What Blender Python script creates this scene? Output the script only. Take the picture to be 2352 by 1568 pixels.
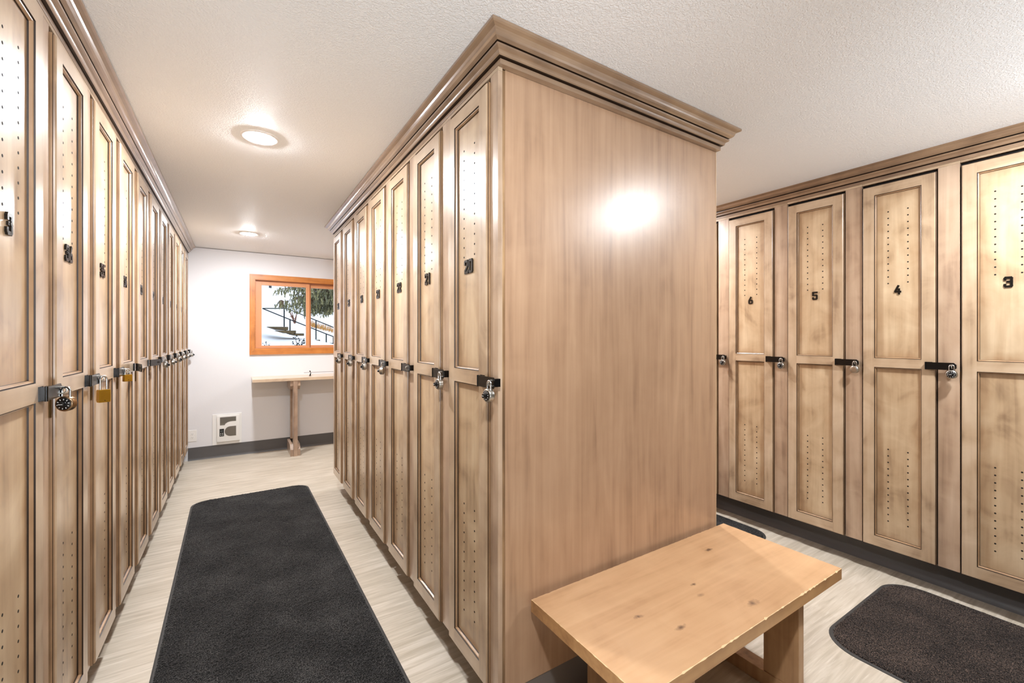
import bpy, bmesh, math, random
from mathutils import Vector, Matrix
PI = math.pi
for o in list(bpy.data.objects): bpy.data.objects.remove(o)
SC = bpy.context.scene
COL = SC.collection

# ------------------------------------------------------------ camera, sky, exposure
CAMH = 1.52
cam_d = bpy.data.cameras.new('camera'); cam = bpy.data.objects.new('camera', cam_d); COL.objects.link(cam)
cam.location = (0, 0, CAMH); cam.rotation_euler = (PI/2, 0, -0.5666)
cam_d.sensor_fit = 'HORIZONTAL'; cam_d.sensor_width = 36; cam_d.lens = 36*993.5/2352
cam_d.shift_y = -9.6/2352
cam_d.clip_start = 0.05; cam_d.clip_end = 300
SC.camera = cam
world = bpy.data.worlds.new('overcast_sky'); SC.world = world; world.use_nodes = True
wb = world.node_tree.nodes['Background']; wb.inputs[0].default_value = (0.80, 0.89, 1.0, 1); wb.inputs[1].default_value = 2.1
LAMP = 1380.0
# fill spots added behind the camera to brighten the ceiling of the two aisles
for (sx, sy, sz, tilt, e, ang) in ((.1, -1.4, 1.0, 31, 430, 70), (2.75, -1.0, 1.2, 52, 190, 95)):
    ld = bpy.data.lights.new('aisle_fill_spot', 'SPOT'); ld.spot_size = math.radians(ang); ld.spot_blend = 1; ld.shadow_soft_size = .2; ld.energy = e; ld.color = (.90, .95, 1)
    lo = bpy.data.objects.new('aisle_fill_spot', ld); COL.objects.link(lo); lo.location = (sx, sy, sz); lo.rotation_euler = (PI/2+math.radians(tilt), 0, 0)
SC.view_settings.view_transform = 'Standard'; SC.view_settings.look = 'None'
SC.view_settings.gamma = 1; SC.view_settings.use_curve_mapping = False
SC.view_settings.exposure = -0.42

# ------------------------------------------------------------ layout numbers (metres, floor at z = 0)
CEIL = 2.638
XL, XI, XI2, XR = -0.507, 0.822, 2.212, 3.493      # face-frame planes of left bank, island (left / right side), right bank
YI, YIE, YB = 1.397, 4.627, 6.62                    # island front end, island far end, back wall
P = 0.46; DW = 0.357; DT = 0.015                    # locker pitch, door width, how far a door stands proud
DZ0, DZ1 = 0.171, 2.500

# ------------------------------------------------------------ node helpers
def lin(c):
    return tuple(((v/255)/12.92 if v/255 <= .04045 else ((v/255+.055)/1.055)**2.4) for v in c) + (1,)
def newmat(name):
    m = bpy.data.materials.new(name); m.use_nodes = True
    nt = m.node_tree; b = nt.nodes['Principled BSDF']
    return m, nt, b
def N(nt, t, **kw):
    n = nt.nodes.new(t)
    for k, v in kw.items(): setattr(n, k, v)
    return n
def plain(name, rgb, rough=.5, metal=0, spec=.5, coat=0, bump=0, bscale=200, emit=0):
    m, nt, b = newmat(name)
    b.inputs['Base Color'].default_value = lin(rgb); b.inputs['Roughness'].default_value = rough
    b.inputs['Metallic'].default_value = metal; b.inputs['Specular IOR Level'].default_value = spec
    b.inputs['Coat Weight'].default_value = coat
    if emit:
        b.inputs['Emission Color'].default_value = lin(rgb); b.inputs['Emission Strength'].default_value = emit
    if bump:
        tc = N(nt, 'ShaderNodeTexCoord'); no = N(nt, 'ShaderNodeTexNoise'); no.inputs['Scale'].default_value = bscale
        no.inputs['Detail'].default_value = 4
        bp = N(nt, 'ShaderNodeBump'); bp.inputs['Strength'].default_value = bump; bp.inputs['Distance'].default_value = .002
        nt.links.new(tc.outputs['Object'], no.inputs['Vector']); nt.links.new(no.outputs['Fac'], bp.inputs['Height'])
        nt.links.new(bp.outputs['Normal'], b.inputs['Normal'])
    return m
def ramp(nt, stops):
    r = N(nt, 'ShaderNodeValToRGB'); e = r.color_ramp.elements
    while len(e) < len(stops): e.new(.5)
    for i, (p, c) in enumerate(stops): e[i].position = p; e[i].color = c
    return r
def math_(nt, op, a, b_=None, clamp=False):
    n = N(nt, 'ShaderNodeMath', operation=op, use_clamp=clamp)
    for i, v in enumerate((a, b_)):
        if v is None: continue
        if isinstance(v, (int, float)): n.inputs[i].default_value = v
        else: nt.links.new(v, n.inputs[i])
    return n.outputs[0]
def wood(name, light, mid, dark, axis='Z', rough=.3, glaze=None, edge=False, knots=None, streak=.8, coat=.9, mott=1.0, vary=.10, sat=.96):
    """stained maple: long fine grain along one axis, cloudy stain, satin lacquer"""
    m, nt, b = newmat(name)
    tc = N(nt, 'ShaderNodeTexCoord'); oi = N(nt, 'ShaderNodeObjectInfo')
    add = N(nt, 'ShaderNodeVectorMath', operation='ADD'); cmb = N(nt, 'ShaderNodeCombineXYZ')
    r7 = math_(nt, 'MULTIPLY', oi.outputs['Random'], 37.0)
    nt.links.new(r7, cmb.inputs[0]); nt.links.new(r7, cmb.inputs[1]); nt.links.new(r7, cmb.inputs[2])
    nt.links.new(tc.outputs['Object'], add.inputs[0]); nt.links.new(cmb.outputs[0], add.inputs[1])
    sc = {'X': (1.2, 42, 42), 'Y': (42, 1.2, 42), 'Z': (42, 42, 1.2)}[axis]
    mp = N(nt, 'ShaderNodeMapping'); mp.inputs['Scale'].default_value = sc
    nt.links.new(add.outputs[0], mp.inputs['Vector'])
    n1 = N(nt, 'ShaderNodeTexNoise'); n1.inputs['Scale'].default_value = 1.0; n1.inputs['Detail'].default_value = 5; n1.inputs['Distortion'].default_value = .6
    nt.links.new(mp.outputs[0], n1.inputs['Vector'])
    sc2 = {'X': (1.0, 9, 9), 'Y': (9, 1.0, 9), 'Z': (9, 9, 1.0)}[axis]
    mp2 = N(nt, 'ShaderNodeMapping'); mp2.inputs['Scale'].default_value = sc2
    nt.links.new(add.outputs[0], mp2.inputs['Vector'])
    n2 = N(nt, 'ShaderNodeTexNoise'); n2.inputs['Scale'].default_value = 1.3; n2.inputs['Detail'].default_value = 3; n2.inputs['Distortion'].default_value = 1.2
    nt.links.new(mp2.outputs[0], n2.inputs['Vector'])
    n3 = N(nt, 'ShaderNodeTexNoise'); n3.inputs['Scale'].default_value = 5.5; n3.inputs['Detail'].default_value = 4; n3.inputs['Distortion'].default_value = .8
    nt.links.new(add.outputs[0], n3.inputs['Vector'])
    f1 = math_(nt, 'MULTIPLY', n1.outputs['Fac'], .42*streak)
    f2 = math_(nt, 'MULTIPLY', n2.outputs['Fac'], .55)
    f3 = math_(nt, 'MULTIPLY', n3.outputs['Fac'], .55*mott)
    s = math_(nt, 'ADD', math_(nt, 'ADD', f1, f2), f3)
    s = math_(nt, 'MULTIPLY', s, 1/(.42*streak+.55+.55*mott))
    rp = ramp(nt, [(.30, lin(dark)), (.47, lin(mid)), (.66, lin(light))])
    nt.links.new(s, rp.inputs[0]); col = rp.outputs[0]
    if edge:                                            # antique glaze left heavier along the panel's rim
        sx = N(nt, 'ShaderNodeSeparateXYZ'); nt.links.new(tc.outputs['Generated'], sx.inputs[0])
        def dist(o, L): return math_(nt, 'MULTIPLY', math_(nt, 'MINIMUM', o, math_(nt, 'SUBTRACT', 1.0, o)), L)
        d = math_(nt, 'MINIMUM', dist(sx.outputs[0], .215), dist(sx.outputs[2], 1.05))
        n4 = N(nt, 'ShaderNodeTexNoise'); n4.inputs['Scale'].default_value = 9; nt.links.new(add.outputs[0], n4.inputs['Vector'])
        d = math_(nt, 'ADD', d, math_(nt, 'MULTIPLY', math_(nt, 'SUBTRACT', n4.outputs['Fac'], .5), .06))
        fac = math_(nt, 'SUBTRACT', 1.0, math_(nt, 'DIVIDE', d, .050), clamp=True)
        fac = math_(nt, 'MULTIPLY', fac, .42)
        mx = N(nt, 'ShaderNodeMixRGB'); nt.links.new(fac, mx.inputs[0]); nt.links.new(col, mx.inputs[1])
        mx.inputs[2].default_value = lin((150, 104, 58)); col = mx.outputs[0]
    if knots:
        for (kx, ky, kr, ks) in knots:                  # dark knots at fixed places of the board (object x, y)
            sx = N(nt, 'ShaderNodeVectorMath', operation='SUBTRACT'); nt.links.new(tc.outputs['Object'], sx.inputs[0]); sx.inputs[1].default_value = (kx, ky, 0)
            sm = N(nt, 'ShaderNodeVectorMath', operation='MULTIPLY'); nt.links.new(sx.outputs[0], sm.inputs[0]); sm.inputs[1].default_value = (1, 2.2, 0)
            ln = N(nt, 'ShaderNodeVectorMath', operation='LENGTH'); nt.links.new(sm.outputs[0], ln.inputs[0])
            nn = N(nt, 'ShaderNodeTexNoise'); nn.inputs['Scale'].default_value = 60; nt.links.new(tc.outputs['Object'], nn.inputs['Vector'])
            dd = math_(nt, 'ADD', ln.outputs[1 if len(ln.outputs) > 1 else 0], math_(nt, 'MULTIPLY', nn.outputs['Fac'], kr*1.1))
            fk = math_(nt, 'SUBTRACT', 1.0, math_(nt, 'DIVIDE', dd, kr*1.35), clamp=True)
            fk = math_(nt, 'MULTIPLY', math_(nt, 'MULTIPLY', fk, 3.0, ), ks, clamp=True)
            mx = N(nt, 'ShaderNodeMixRGB'); nt.links.new(fk, mx.inputs[0]); nt.links.new(col, mx.inputs[1]); mx.inputs[2].default_value = lin((112, 82, 60)); col = mx.outputs[0]
    hv = N(nt, 'ShaderNodeHueSaturation'); hv.inputs['Saturation'].default_value = sat; nt.links.new(col, hv.inputs['Color'])
    v = math_(nt, 'ADD', math_(nt, 'MULTIPLY', oi.outputs['Random'], vary), 1-vary/2); nt.links.new(v, hv.inputs['Value'])
    nt.links.new(hv.outputs[0], b.inputs['Base Color'])
    b.inputs['Roughness'].default_value = rough; b.inputs['Coat Weight'].default_value = coat; b.inputs['Coat Roughness'].default_value = .30
    bp = N(nt, 'ShaderNodeBump'); bp.inputs['Strength'].default_value = .12; bp.inputs['Distance'].default_value = .001
    nt.links.new(n1.outputs['Fac'], bp.inputs['Height']); nt.links.new(bp.outputs['Normal'], b.inputs['Normal'])
    return m

L_, M_, D_ = (212, 188, 158), (187, 159, 127), (126, 97, 72)
W_V = wood('maple_upright_grain', L_, M_, D_, 'Z', mott=1.5)
W_H = wood('maple_level_grain', L_, M_, D_, 'X', mott=1.5)
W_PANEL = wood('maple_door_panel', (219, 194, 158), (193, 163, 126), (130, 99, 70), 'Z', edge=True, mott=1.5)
W_STILE = wood('maple_face_frame', (204, 178, 151), (182, 153, 126), (140, 112, 90), 'Z')
W_CROWN = wood('maple_moulding', (172, 142, 111), (143, 114, 87), (96, 73, 54), 'Y', streak=1.2)
W_CROWNX = wood('maple_moulding_end', (172, 142, 111), (143, 114, 87), (96, 73, 54), 'X', streak=1.2)
W_END = wood('maple_veneer_sheet', (196, 158, 124), (180, 142, 109), (152, 116, 87), 'Z', rough=.36, streak=1.1, mott=.5, vary=0)
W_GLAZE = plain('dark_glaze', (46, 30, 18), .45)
W_BEAD = wood('shade_brown_bead', (186, 150, 112), (156, 120, 84), (112, 82, 54), 'Z', streak=.5)  # darker brown paints the shade on mouldings and door edges into the colour
W_EDGE = wood('ply_edge', (196, 160, 116), (140, 108, 74), (72, 54, 38), 'Z', streak=2.0, coat=0)
DARK = plain('dark_inside', (14, 10, 8), .9)
HOLE = plain('hole_dark', (16, 11, 8), .9)
BENCH = wood('bench_maple', (214, 174, 132), (202, 160, 119), (180, 138, 98), 'X', sat=1.0, rough=.36, streak=.7, mott=.9, vary=0, coat=.2,
             knots=[(-.37, -.02, .030, .7), (-.29, -.14, .036, .5), (-.02, .0, .022, .8), (.30, .14, .030, .9), (.06, -.20, .045, .55), (-.06, -.06, .03, .3)])
BENCH_SIDE = wood('bench_edge_maple', (212, 164, 108), (186, 138, 86), (140, 98, 58), 'X', rough=.45, vary=0, coat=.1)
BENCH_LEG = wood('bench_leg_maple', (200, 158, 112), (172, 130, 88), (120, 84, 56), 'Z', rough=.45, vary=0, coat=.1)
NUM = plain('bronze_numeral', (24, 20, 17), .25, .3)
BLACK = plain('black_hasp_paint', (7, 7, 8), .24, 0, .4)
CHROME = plain('polished_steel', (205, 205, 205), .2, 1)
STEEL = plain('brushed_steel', (188, 184, 176), .32, 1)
BRONZE = plain('worn_bronze_steel', (150, 124, 96), .28, 1)
BRASS = plain('brass_body', (200, 160, 60), .34, 1)
DIAL = plain('black_dial', (12, 12, 13), .3)
MARKW = plain('white_dial_mark', (230, 230, 228), .5)
HINGE = plain('aged_brass_hinge', (96, 72, 40), .4, .9)
WHITE = plain('white_enamel', (236, 235, 232), .35)
GRILLE = plain('grille_grey', (128, 124, 116), .5, .3)
VINYL = plain('charcoal_vinyl_base', (90, 88, 88), .42, bump=.15, bscale=60)
RUBBER = plain('mat_rubber_edge', (58, 56, 54), .6)
OAKX = wood('window_oak_level', (214, 142, 68), (190, 116, 48), (140, 78, 28), 'X', rough=.4, vary=0, coat=.2, sat=1.0)
OAKZ = wood('window_oak_upright', (214, 142, 68), (190, 116, 48), (140, 78, 28), 'Z', rough=.4, vary=0, coat=.2, sat=1.0)
SASH = plain('sash_cladding', (206, 142, 96), .4)

def wallmat(name, rgb, bscale, bstr, rough=.6, dist=.004):
    m, nt, b = newmat(name)
    b.inputs['Base Color'].default_value = lin(rgb); b.inputs['Roughness'].default_value = rough
    tc = N(nt, 'ShaderNodeTexCoord')
    v = N(nt, 'ShaderNodeTexNoise'); v.inputs['Scale'].default_value = bscale; v.inputs['Detail'].default_value = 2.5; v.inputs['Distortion'].default_value = .7
    rp = ramp(nt, [(.42, (0, 0, 0, 1)), (.60, (1, 1, 1, 1))])
    bp = N(nt, 'ShaderNodeBump'); bp.inputs['Strength'].default_value = bstr; bp.inputs['Distance'].default_value = dist
    nt.links.new(tc.outputs['Object'], v.inputs['Vector']); nt.links.new(v.outputs['Fac'], rp.inputs[0])
    nt.links.new(rp.outputs[0], bp.inputs['Height']); nt.links.new(bp.outputs['Normal'], b.inputs['Normal'])
    return m
CEILM = wallmat('textured_ceiling_paint', (243, 244, 245), 120, .55, .6, .0026)
WALLD = wallmat('bounce_cut_grey', (120, 116, 110), 120, .10, .6, .001)  # dark grey put on the hidden walls to cut bounced fill light
WALLM = wallmat('white_wall_paint', (226, 226, 229), 120, .10, .55, .001)

def floor_mat():
    m, nt, b = newmat('streaked_vinyl_floor')
    tc = N(nt, 'ShaderNodeTexCoord'); mp = N(nt, 'ShaderNodeMapping'); mp.inputs['Scale'].default_value = (1.6, 24, 1)
    mp.inputs['Rotation'].default_value = (0, 0, .03)
    nt.links.new(tc.outputs['Object'], mp.inputs['Vector'])
    n1 = N(nt, 'ShaderNodeTexNoise'); n1.inputs['Scale'].default_value = 1.6; n1.inputs['Detail'].default_value = 7; n1.inputs['Distortion'].default_value = .9
    nt.links.new(mp.outputs[0], n1.inputs['Vector'])
    n2 = N(nt, 'ShaderNodeTexNoise'); n2.inputs['Scale'].default_value = 2.2; n2.inputs['Detail'].default_value = 3
    nt.links.new(tc.outputs['Object'], n2.inputs['Vector'])
    s = math_(nt, 'ADD', math_(nt, 'MULTIPLY', n1.outputs['Fac'], .72), math_(nt, 'MULTIPLY', n2.outputs['Fac'], .28))
    rp = ramp(nt, [(.28, lin((166, 153, 135))), (.42, lin((186, 174, 156))), (.52, lin((197, 185, 168))), (.66, lin((212, 201, 186)))])
    nt.links.new(s, rp.inputs[0])
    mp3 = N(nt, 'ShaderNodeMapping'); mp3.inputs['Scale'].default_value = (3.2, 60, 1); nt.links.new(tc.outputs['Object'], mp3.inputs['Vector'])
    n3 = N(nt, 'ShaderNodeTexNoise'); n3.inputs['Scale'].default_value = 1.5; n3.inputs['Detail'].default_value = 4; n3.inputs['Distortion'].default_value = 1.3
    nt.links.new(mp3.outputs[0], n3.inputs['Vector'])
    r3 = ramp(nt, [(.60, (0, 0, 0, 1)), (.72, (1, 1, 1, 1))]); nt.links.new(n3.outputs['Fac'], r3.inputs[0])
    r4 = ramp(nt, [(.28, (1, 1, 1, 1)), (.38, (0, 0, 0, 1))]); nt.links.new(n3.outputs['Fac'], r4.inputs[0])
    m1 = N(nt, 'ShaderNodeMixRGB'); nt.links.new(math_(nt, 'MULTIPLY', r3.outputs[0], .30), m1.inputs[0]); nt.links.new(rp.outputs[0], m1.inputs[1]); m1.inputs[2].default_value = lin((236, 230, 220))
    m2 = N(nt, 'ShaderNodeMixRGB'); nt.links.new(math_(nt, 'MULTIPLY', r4.outputs[0], .30), m2.inputs[0]); nt.links.new(m1.outputs[0], m2.inputs[1]); m2.inputs[2].default_value = lin((140, 132, 116))
    nt.links.new(m2.outputs[0], b.inputs['Base Color'])
    b.inputs['Roughness'].default_value = .42; b.inputs['Specular IOR Level'].default_value = .4
    bp = N(nt, 'ShaderNodeBump'); bp.inputs['Strength'].default_value = .15; bp.inputs['Distance'].default_value = .001
    nt.links.new(n3.outputs['Fac'], bp.inputs['Height']); nt.links.new(bp.outputs['Normal'], b.inputs['Normal'])
    return m
FLOORM = floor_mat()
def carpet_mat(name='mat_pile', tint=(1, 1, 1)):
    m, nt, b = newmat(name)
    def lin2(c): return lin(tuple(c[i]*tint[i] for i in range(3)))
    tc = N(nt, 'ShaderNodeTexCoord'); n1 = N(nt, 'ShaderNodeTexNoise'); n1.inputs['Scale'].default_value = 210; n1.inputs['Detail'].default_value = 3
    n2 = N(nt, 'ShaderNodeTexNoise'); n2.inputs['Scale'].default_value = 4; n2.inputs['Detail'].default_value = 4
    nt.links.new(tc.outputs['Object'], n1.inputs['Vector']); nt.links.new(tc.outputs['Object'], n2.inputs['Vector'])
    s = math_(nt, 'ADD', math_(nt, 'MULTIPLY', n1.outputs['Fac'], .8), math_(nt, 'MULTIPLY', n2.outputs['Fac'], .2))
    rp = ramp(nt, [(.38, lin2((8, 8, 8))), (.50, lin2((27, 26, 26))), (.66, lin2((88, 86, 84)))])
    nt.links.new(s, rp.inputs[0]); nt.links.new(rp.outputs[0], b.inputs['Base Color'])
    b.inputs['Roughness'].default_value = .95; b.inputs['Sheen Weight'].default_value = .08; b.inputs['Specular IOR Level'].default_value = .1
    bp = N(nt, 'ShaderNodeBump'); bp.inputs['Strength'].default_value = .9; bp.inputs['Distance'].default_value = .004
    nt.links.new(n1.outputs['Fac'], bp.inputs['Height']); nt.links.new(bp.outputs['Normal'], b.inputs['Normal'])
    return m
PILE = carpet_mat(); PILE2 = carpet_mat('brown_black_pile', (1.25, 1.08, .98))

# ------------------------------------------------------------ mesh helpers
class MB:
    def __init__(s): s.v = []; s.f = []; s.m = []
    def quad(s, idx, mi=0): s.f.append(tuple(idx)); s.m.append(mi)
    def box(s, x0, x1, y0, y1, z0, z1, mi=0, bev=0):
        b = len(s.v)
        if bev <= 0:
            s.v += [(x0,y0,z0),(x1,y0,z0),(x1,y1,z0),(x0,y1,z0),(x0,y0,z1),(x1,y0,z1),(x1,y1,z1),(x0,y1,z1)]
            for q in ((0,3,2,1),(4,5,6,7),(0,1,5,4),(1,2,6,5),(2,3,7,6),(3,0,4,7)): s.quad([b+i for i in q], mi)
            return
        bm = bmesh.new(); bmesh.ops.create_cube(bm, size=1)
        for v in bm.verts: v.co = Vector(((x0+x1)/2+v.co.x*(x1-x0), (y0+y1)/2+v.co.y*(y1-y0), (z0+z1)/2+v.co.z*(z1-z0)))
        bmesh.ops.bevel(bm, geom=bm.edges[:], offset=bev, segments=2, affect='EDGES', profile=.7)
        s.addbm(bm, mi)
    def addbm(s, bm, mi=0, M=None):
        b = len(s.v); bm.verts.index_update()
        for v in bm.verts: s.v.append(tuple(M @ v.co if M else v.co))
        for f in bm.faces: s.quad([b+v.index for v in f.verts], mi)
        bm.free()
    def rings(s, rings, mis, closed=True):
        """rings: list of vertex loops with equal length, mis: material per gap"""
        b = len(s.v); n = len(rings[0])
        for r in rings: s.v += [tuple(p) for p in r]
        for k in range(len(rings)-1):
            for i in range(n if closed else n-1):
                j = (i+1) % n
                s.quad((b+k*n+i, b+k*n+j, b+(k+1)*n+j, b+(k+1)*n+i), mis[k] if isinstance(mis, (list, tuple)) else mis)
        return b
    def cap(s, b, n, mi=0, flip=False):
        r = list(range(b, b+n)); s.quad(r[::-1] if flip else r, mi)
    def lathe(s, prof, c, axis, n=24, mi=0):
        """prof: (radius, distance along axis)"""
        a = Vector(axis).normalized(); u = a.orthogonal().normalized(); w = a.cross(u); c = Vector(c)
        rs = [[c+a*h+(u*math.cos(2*PI*i/n)+w*math.sin(2*PI*i/n))*r for i in range(n)] for r, h in prof]
        b = s.rings(rs, mi); s.cap(b, n, mi if not isinstance(mi, (list, tuple)) else mi[0], True); s.cap(b+(len(prof)-1)*n, n, mi if not isinstance(mi, (list, tuple)) else mi[-1])
    def tube(s, pts, r, n=10, mi=0, r1=None):
        pts = [Vector(p) for p in pts]; rs = []; u = None
        for i, p in enumerate(pts):
            t = (pts[min(i+1, len(pts)-1)]-pts[max(i-1, 0)]).normalized()
            if u is None: u = t.orthogonal().normalized()
            u = (u-t*u.dot(t)).normalized(); w = t.cross(u)
            rr = r if r1 is None else r+(r1-r)*i/(len(pts)-1)
            rs.append([p+(u*math.cos(2*PI*k/n)+w*math.sin(2*PI*k/n))*rr for k in range(n)])
        b = s.rings(rs, mi); s.cap(b, n, mi, True); s.cap(b+(len(pts)-1)*n, n, mi)
    def prism(s, poly, y0, y1, mi=0, plane='xz'):
        """extrude a 2D polygon"""
        def P3(p, d): return {'xz': (p[0], d, p[1]), 'xy': (p[0], p[1], d), 'yz': (d, p[0], p[1])}[plane]
        b = s.rings([[P3(p, y0) for p in poly], [P3(p, y1) for p in poly]], mi)
        s.cap(b, len(poly), mi, True); s.cap(b+len(poly), len(poly), mi)
    def build(s, name, mats, parent=None, smooth=False, loc=None, fixn=True):
        me = bpy.data.meshes.new(name); me.from_pydata(s.v, [], s.f)
        if not isinstance(mats, (list, tuple)): mats = [mats]
        for m in mats: me.materials.append(m)
        me.polygons.foreach_set('material_index', s.m)
        if fixn:
            bm = bmesh.new(); bm.from_mesh(me); bmesh.ops.recalc_face_normals(bm, faces=bm.faces); bm.to_mesh(me); bm.free()
        if smooth:
            me.polygons.foreach_set('use_smooth', [True]*len(me.polygons)); me.set_sharp_from_angle(angle=math.radians(38))
        me.update()
        o = bpy.data.objects.new(name, me); COL.objects.link(o)
        if parent: o.parent = parent
        if loc: o.location = loc
        return o
def thing(name, label, cat, loc=(0,0,0), rz=0, group=None):
    o = bpy.data.objects.new(name, None); COL.objects.link(o); o.location = loc; o.rotation_euler = (0, 0, rz)
    o.empty_display_size = .1; tag(o, label, cat, group); return o
def tag(o, label, cat, group=None):
    o['label'] = label; o['category'] = cat
    if group: o['group'] = group
    return o
def struct(o): o['kind'] = 'structure'; return o
def cp(o, parent=None):
    c = o.copy(); COL.objects.link(c)
    if parent is not None: c.parent = parent
    return c
def copy_tree(o, parent=None):
    c = cp(o, parent)
    for ch in o.children: copy_tree(ch, c)
    return c

# ------------------------------------------------------------ room shell
XW0, XW1, YF = -1.12, 4.12, -3.2
m = MB(); m.box(XW0-.1, XW1+.1, YF-.1, YB+.15, -.06, 0); struct(m.build('floor', FLOORM))
m = MB()                                               # ceiling: the right part falls away very slightly from a faint crease
xs = [XW0-.1, 2.245, XW1+.1]; zs = [CEIL, CEIL, CEIL-.016]
poly = [(xs[0], CEIL), (xs[1], CEIL), (xs[2], CEIL-.016), (xs[2], CEIL+.1), (xs[0], CEIL+.1)]
m.prism(poly, YF-.1, YB+.15); struct(m.build('ceiling', CEILM))
m = MB(); m.box(XW0-.1, XW0, YF, YB, 0, CEIL); struct(m.build('wall_left', WALLD))
m = MB(); m.box(XW1, XW1+.1, YF, YB, 0, CEIL-.01); struct(m.build('wall_right', WALLD))
m = MB(); m.box(XW0, XW1, YF-.1, YF, 0, CEIL-.01); struct(m.build('wall_front', WALLD))
WX0, WX1, WZ0, WZ1 = .195, 1.66, 1.365, 2.285          # window opening
m = MB(); T = .15
m.box(XW0-.1, WX0, YB, YB+T, 0, CEIL-.006); m.box(WX1, XW1+.1, YB, YB+T, 0, CEIL-.017)
m.box(WX0, WX1, YB, YB+T, 0, WZ0); m.box(WX0, WX1, YB, YB+T, WZ1, CEIL-.006)
struct(m.build('wall_back', WALLM))
# skirting: coved charcoal vinyl
def cove(x0, x1, y, h):
    m = MB(); pr = [(y, 0), (y-.012, 0), (y-.010, .004), (y-.005, .014), (y-.003, .03), (y-.003, h), (y, h)]
    m.prism(pr, x0, x1, plane='yz'); return m
struct(cove(XL+.0, XW1, YB, .158).build('baseboard_back', VINYL, smooth=True))
m = MB(); kx = 3.64
pr = [(kx+.02, 0), (kx-.022, 0), (kx-.020, .003), (kx-.008, .014), (kx-.003, .028), (kx, .036), (kx, .168), (kx+.02, .168)]
m.prism(pr, .25, 4.9, plane='xz'); struct(m.build('baseboard_right', VINYL, smooth=True))
m = MB(); m.box(XL-.16, XL-.13, 1.43, 6.6, 0, .168); struct(m.build('baseboard_left', VINYL))

# ------------------------------------------------------------ window
win = bpy.data.objects.new('window_1', None); COL.objects.link(win); win.location = (0, YB, 0); struct(win)
oy0 = -.022
def casing(poly, mat): m = MB(); m.prism(poly, oy0, 0.0); return m.build('casing_board', mat, win)
ax0, ax1, az0, az1 = .139, 1.72, 1.292, 2.349          # outer edge of the oak casing
bx0, bx1, bz0, bz1 = WX0+.006, WX1-.006, WZ0+.006, WZ1-.006
casing([(ax0, az0), (bx0, bz0), (bx0, bz1), (ax0, az1)], OAKZ)
casing([(ax1, az0), (ax1, az1), (bx1, bz1), (bx1, bz0)], OAKZ)
casing([(ax0, az1), (bx0, bz1), (bx1, bz1), (ax1, az1)], OAKX)
casing([(ax0, az0), (ax1, az0), (bx1, bz0), (bx0, bz0)], OAKX)
m = MB()
for q in ((WX0, WX0+.012, WZ0, WZ1), (WX1-.012, WX1, WZ0, WZ1), (WX0, WX1, WZ1-.012, WZ1), (WX0, WX1, WZ0, WZ0+.012)): m.box(q[0], q[1], -.004, T, q[2], q[3])
m.build('jamb', OAKX, win)
GLASS, ntg, bg = newmat('window_glass')
bg.inputs['Base Color'].default_value = (1, 1, 1, 1); bg.inputs['Roughness'].default_value = 0; bg.inputs['Transmission Weight'].default_value = 1; bg.inputs['IOR'].default_value = 1.02
def sash(x0, x1, y, w, name='sash'):
    z0, z1 = WZ0+.014, WZ1-.014
    m = MB()
    m.box(x0, x0+w, y, y+.03, z0, z1, bev=.002); m.box(x1-.045, x1, y, y+.03, z0, z1, bev=.002)
    m.box(x0+w, x1-.045, y, y+.03, z0, z0+.03, bev=.002); m.box(x0+w, x1-.045, y, y+.03, z1-.055, z1, bev=.002)
    o = m.build(name, SASH, win)
    g = MB(); g.box(x0+w-.004, x1-.041, y+.013, y+.017, z0+.026, z1-.051); g.build('glass_pane', GLASS, o)
sash(WX0+.012, .862, .035, .072); sash(.864, WX1-.012, .07, .02)

# ------------------------------------------------------------ ceiling lights
def light(x, y, label):
    z = CEIL if x < 2 else CEIL-.0055
    t = thing('ceiling_light', label, 'light', (x, y, z), 0, 'recessed round ceiling lights')
    m = MB(); m.lathe([(.096, .002), (.095, -.004), (.090, -.006), (.074, -.007), (.069, -.004), (.069, .002)], (0,0,0), (0,0,1), 40)
    m.build('trim_ring', WHITE, t, smooth=True)
    lm, nt, b = newmat('led_lens'); b.inputs['Base Color'].default_value = (.9, .9, .9, 1)
    b.inputs['Emission Color'].default_value = (.94, .965, 1, 1); b.inputs['Emission Strength'].default_value = LAMP
    m = MB(); m.lathe([(.068, -.003), (.067, -.006), (.060, -.010), (.040, -.013), (.01, -.014)], (0,0,0), (0,0,1), 32)
    m.build('lens', lm, t, smooth=True)
light(.11, 2.80, 'round flush LED light, nearer of the two over the left aisle')
light(.11, 5.46, 'round flush LED light over the left aisle near the window wall')
light(.11, .12, 'round flush LED light right above the camera'); light(2.87, .15, 'round flush LED light above the mat before locker 3')
light(2.87, 2.75, 'round flush LED light over the right aisle beside the island middle'); light(2.87, 5.4, 'round flush LED light over the far end of the right aisle')

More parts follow.
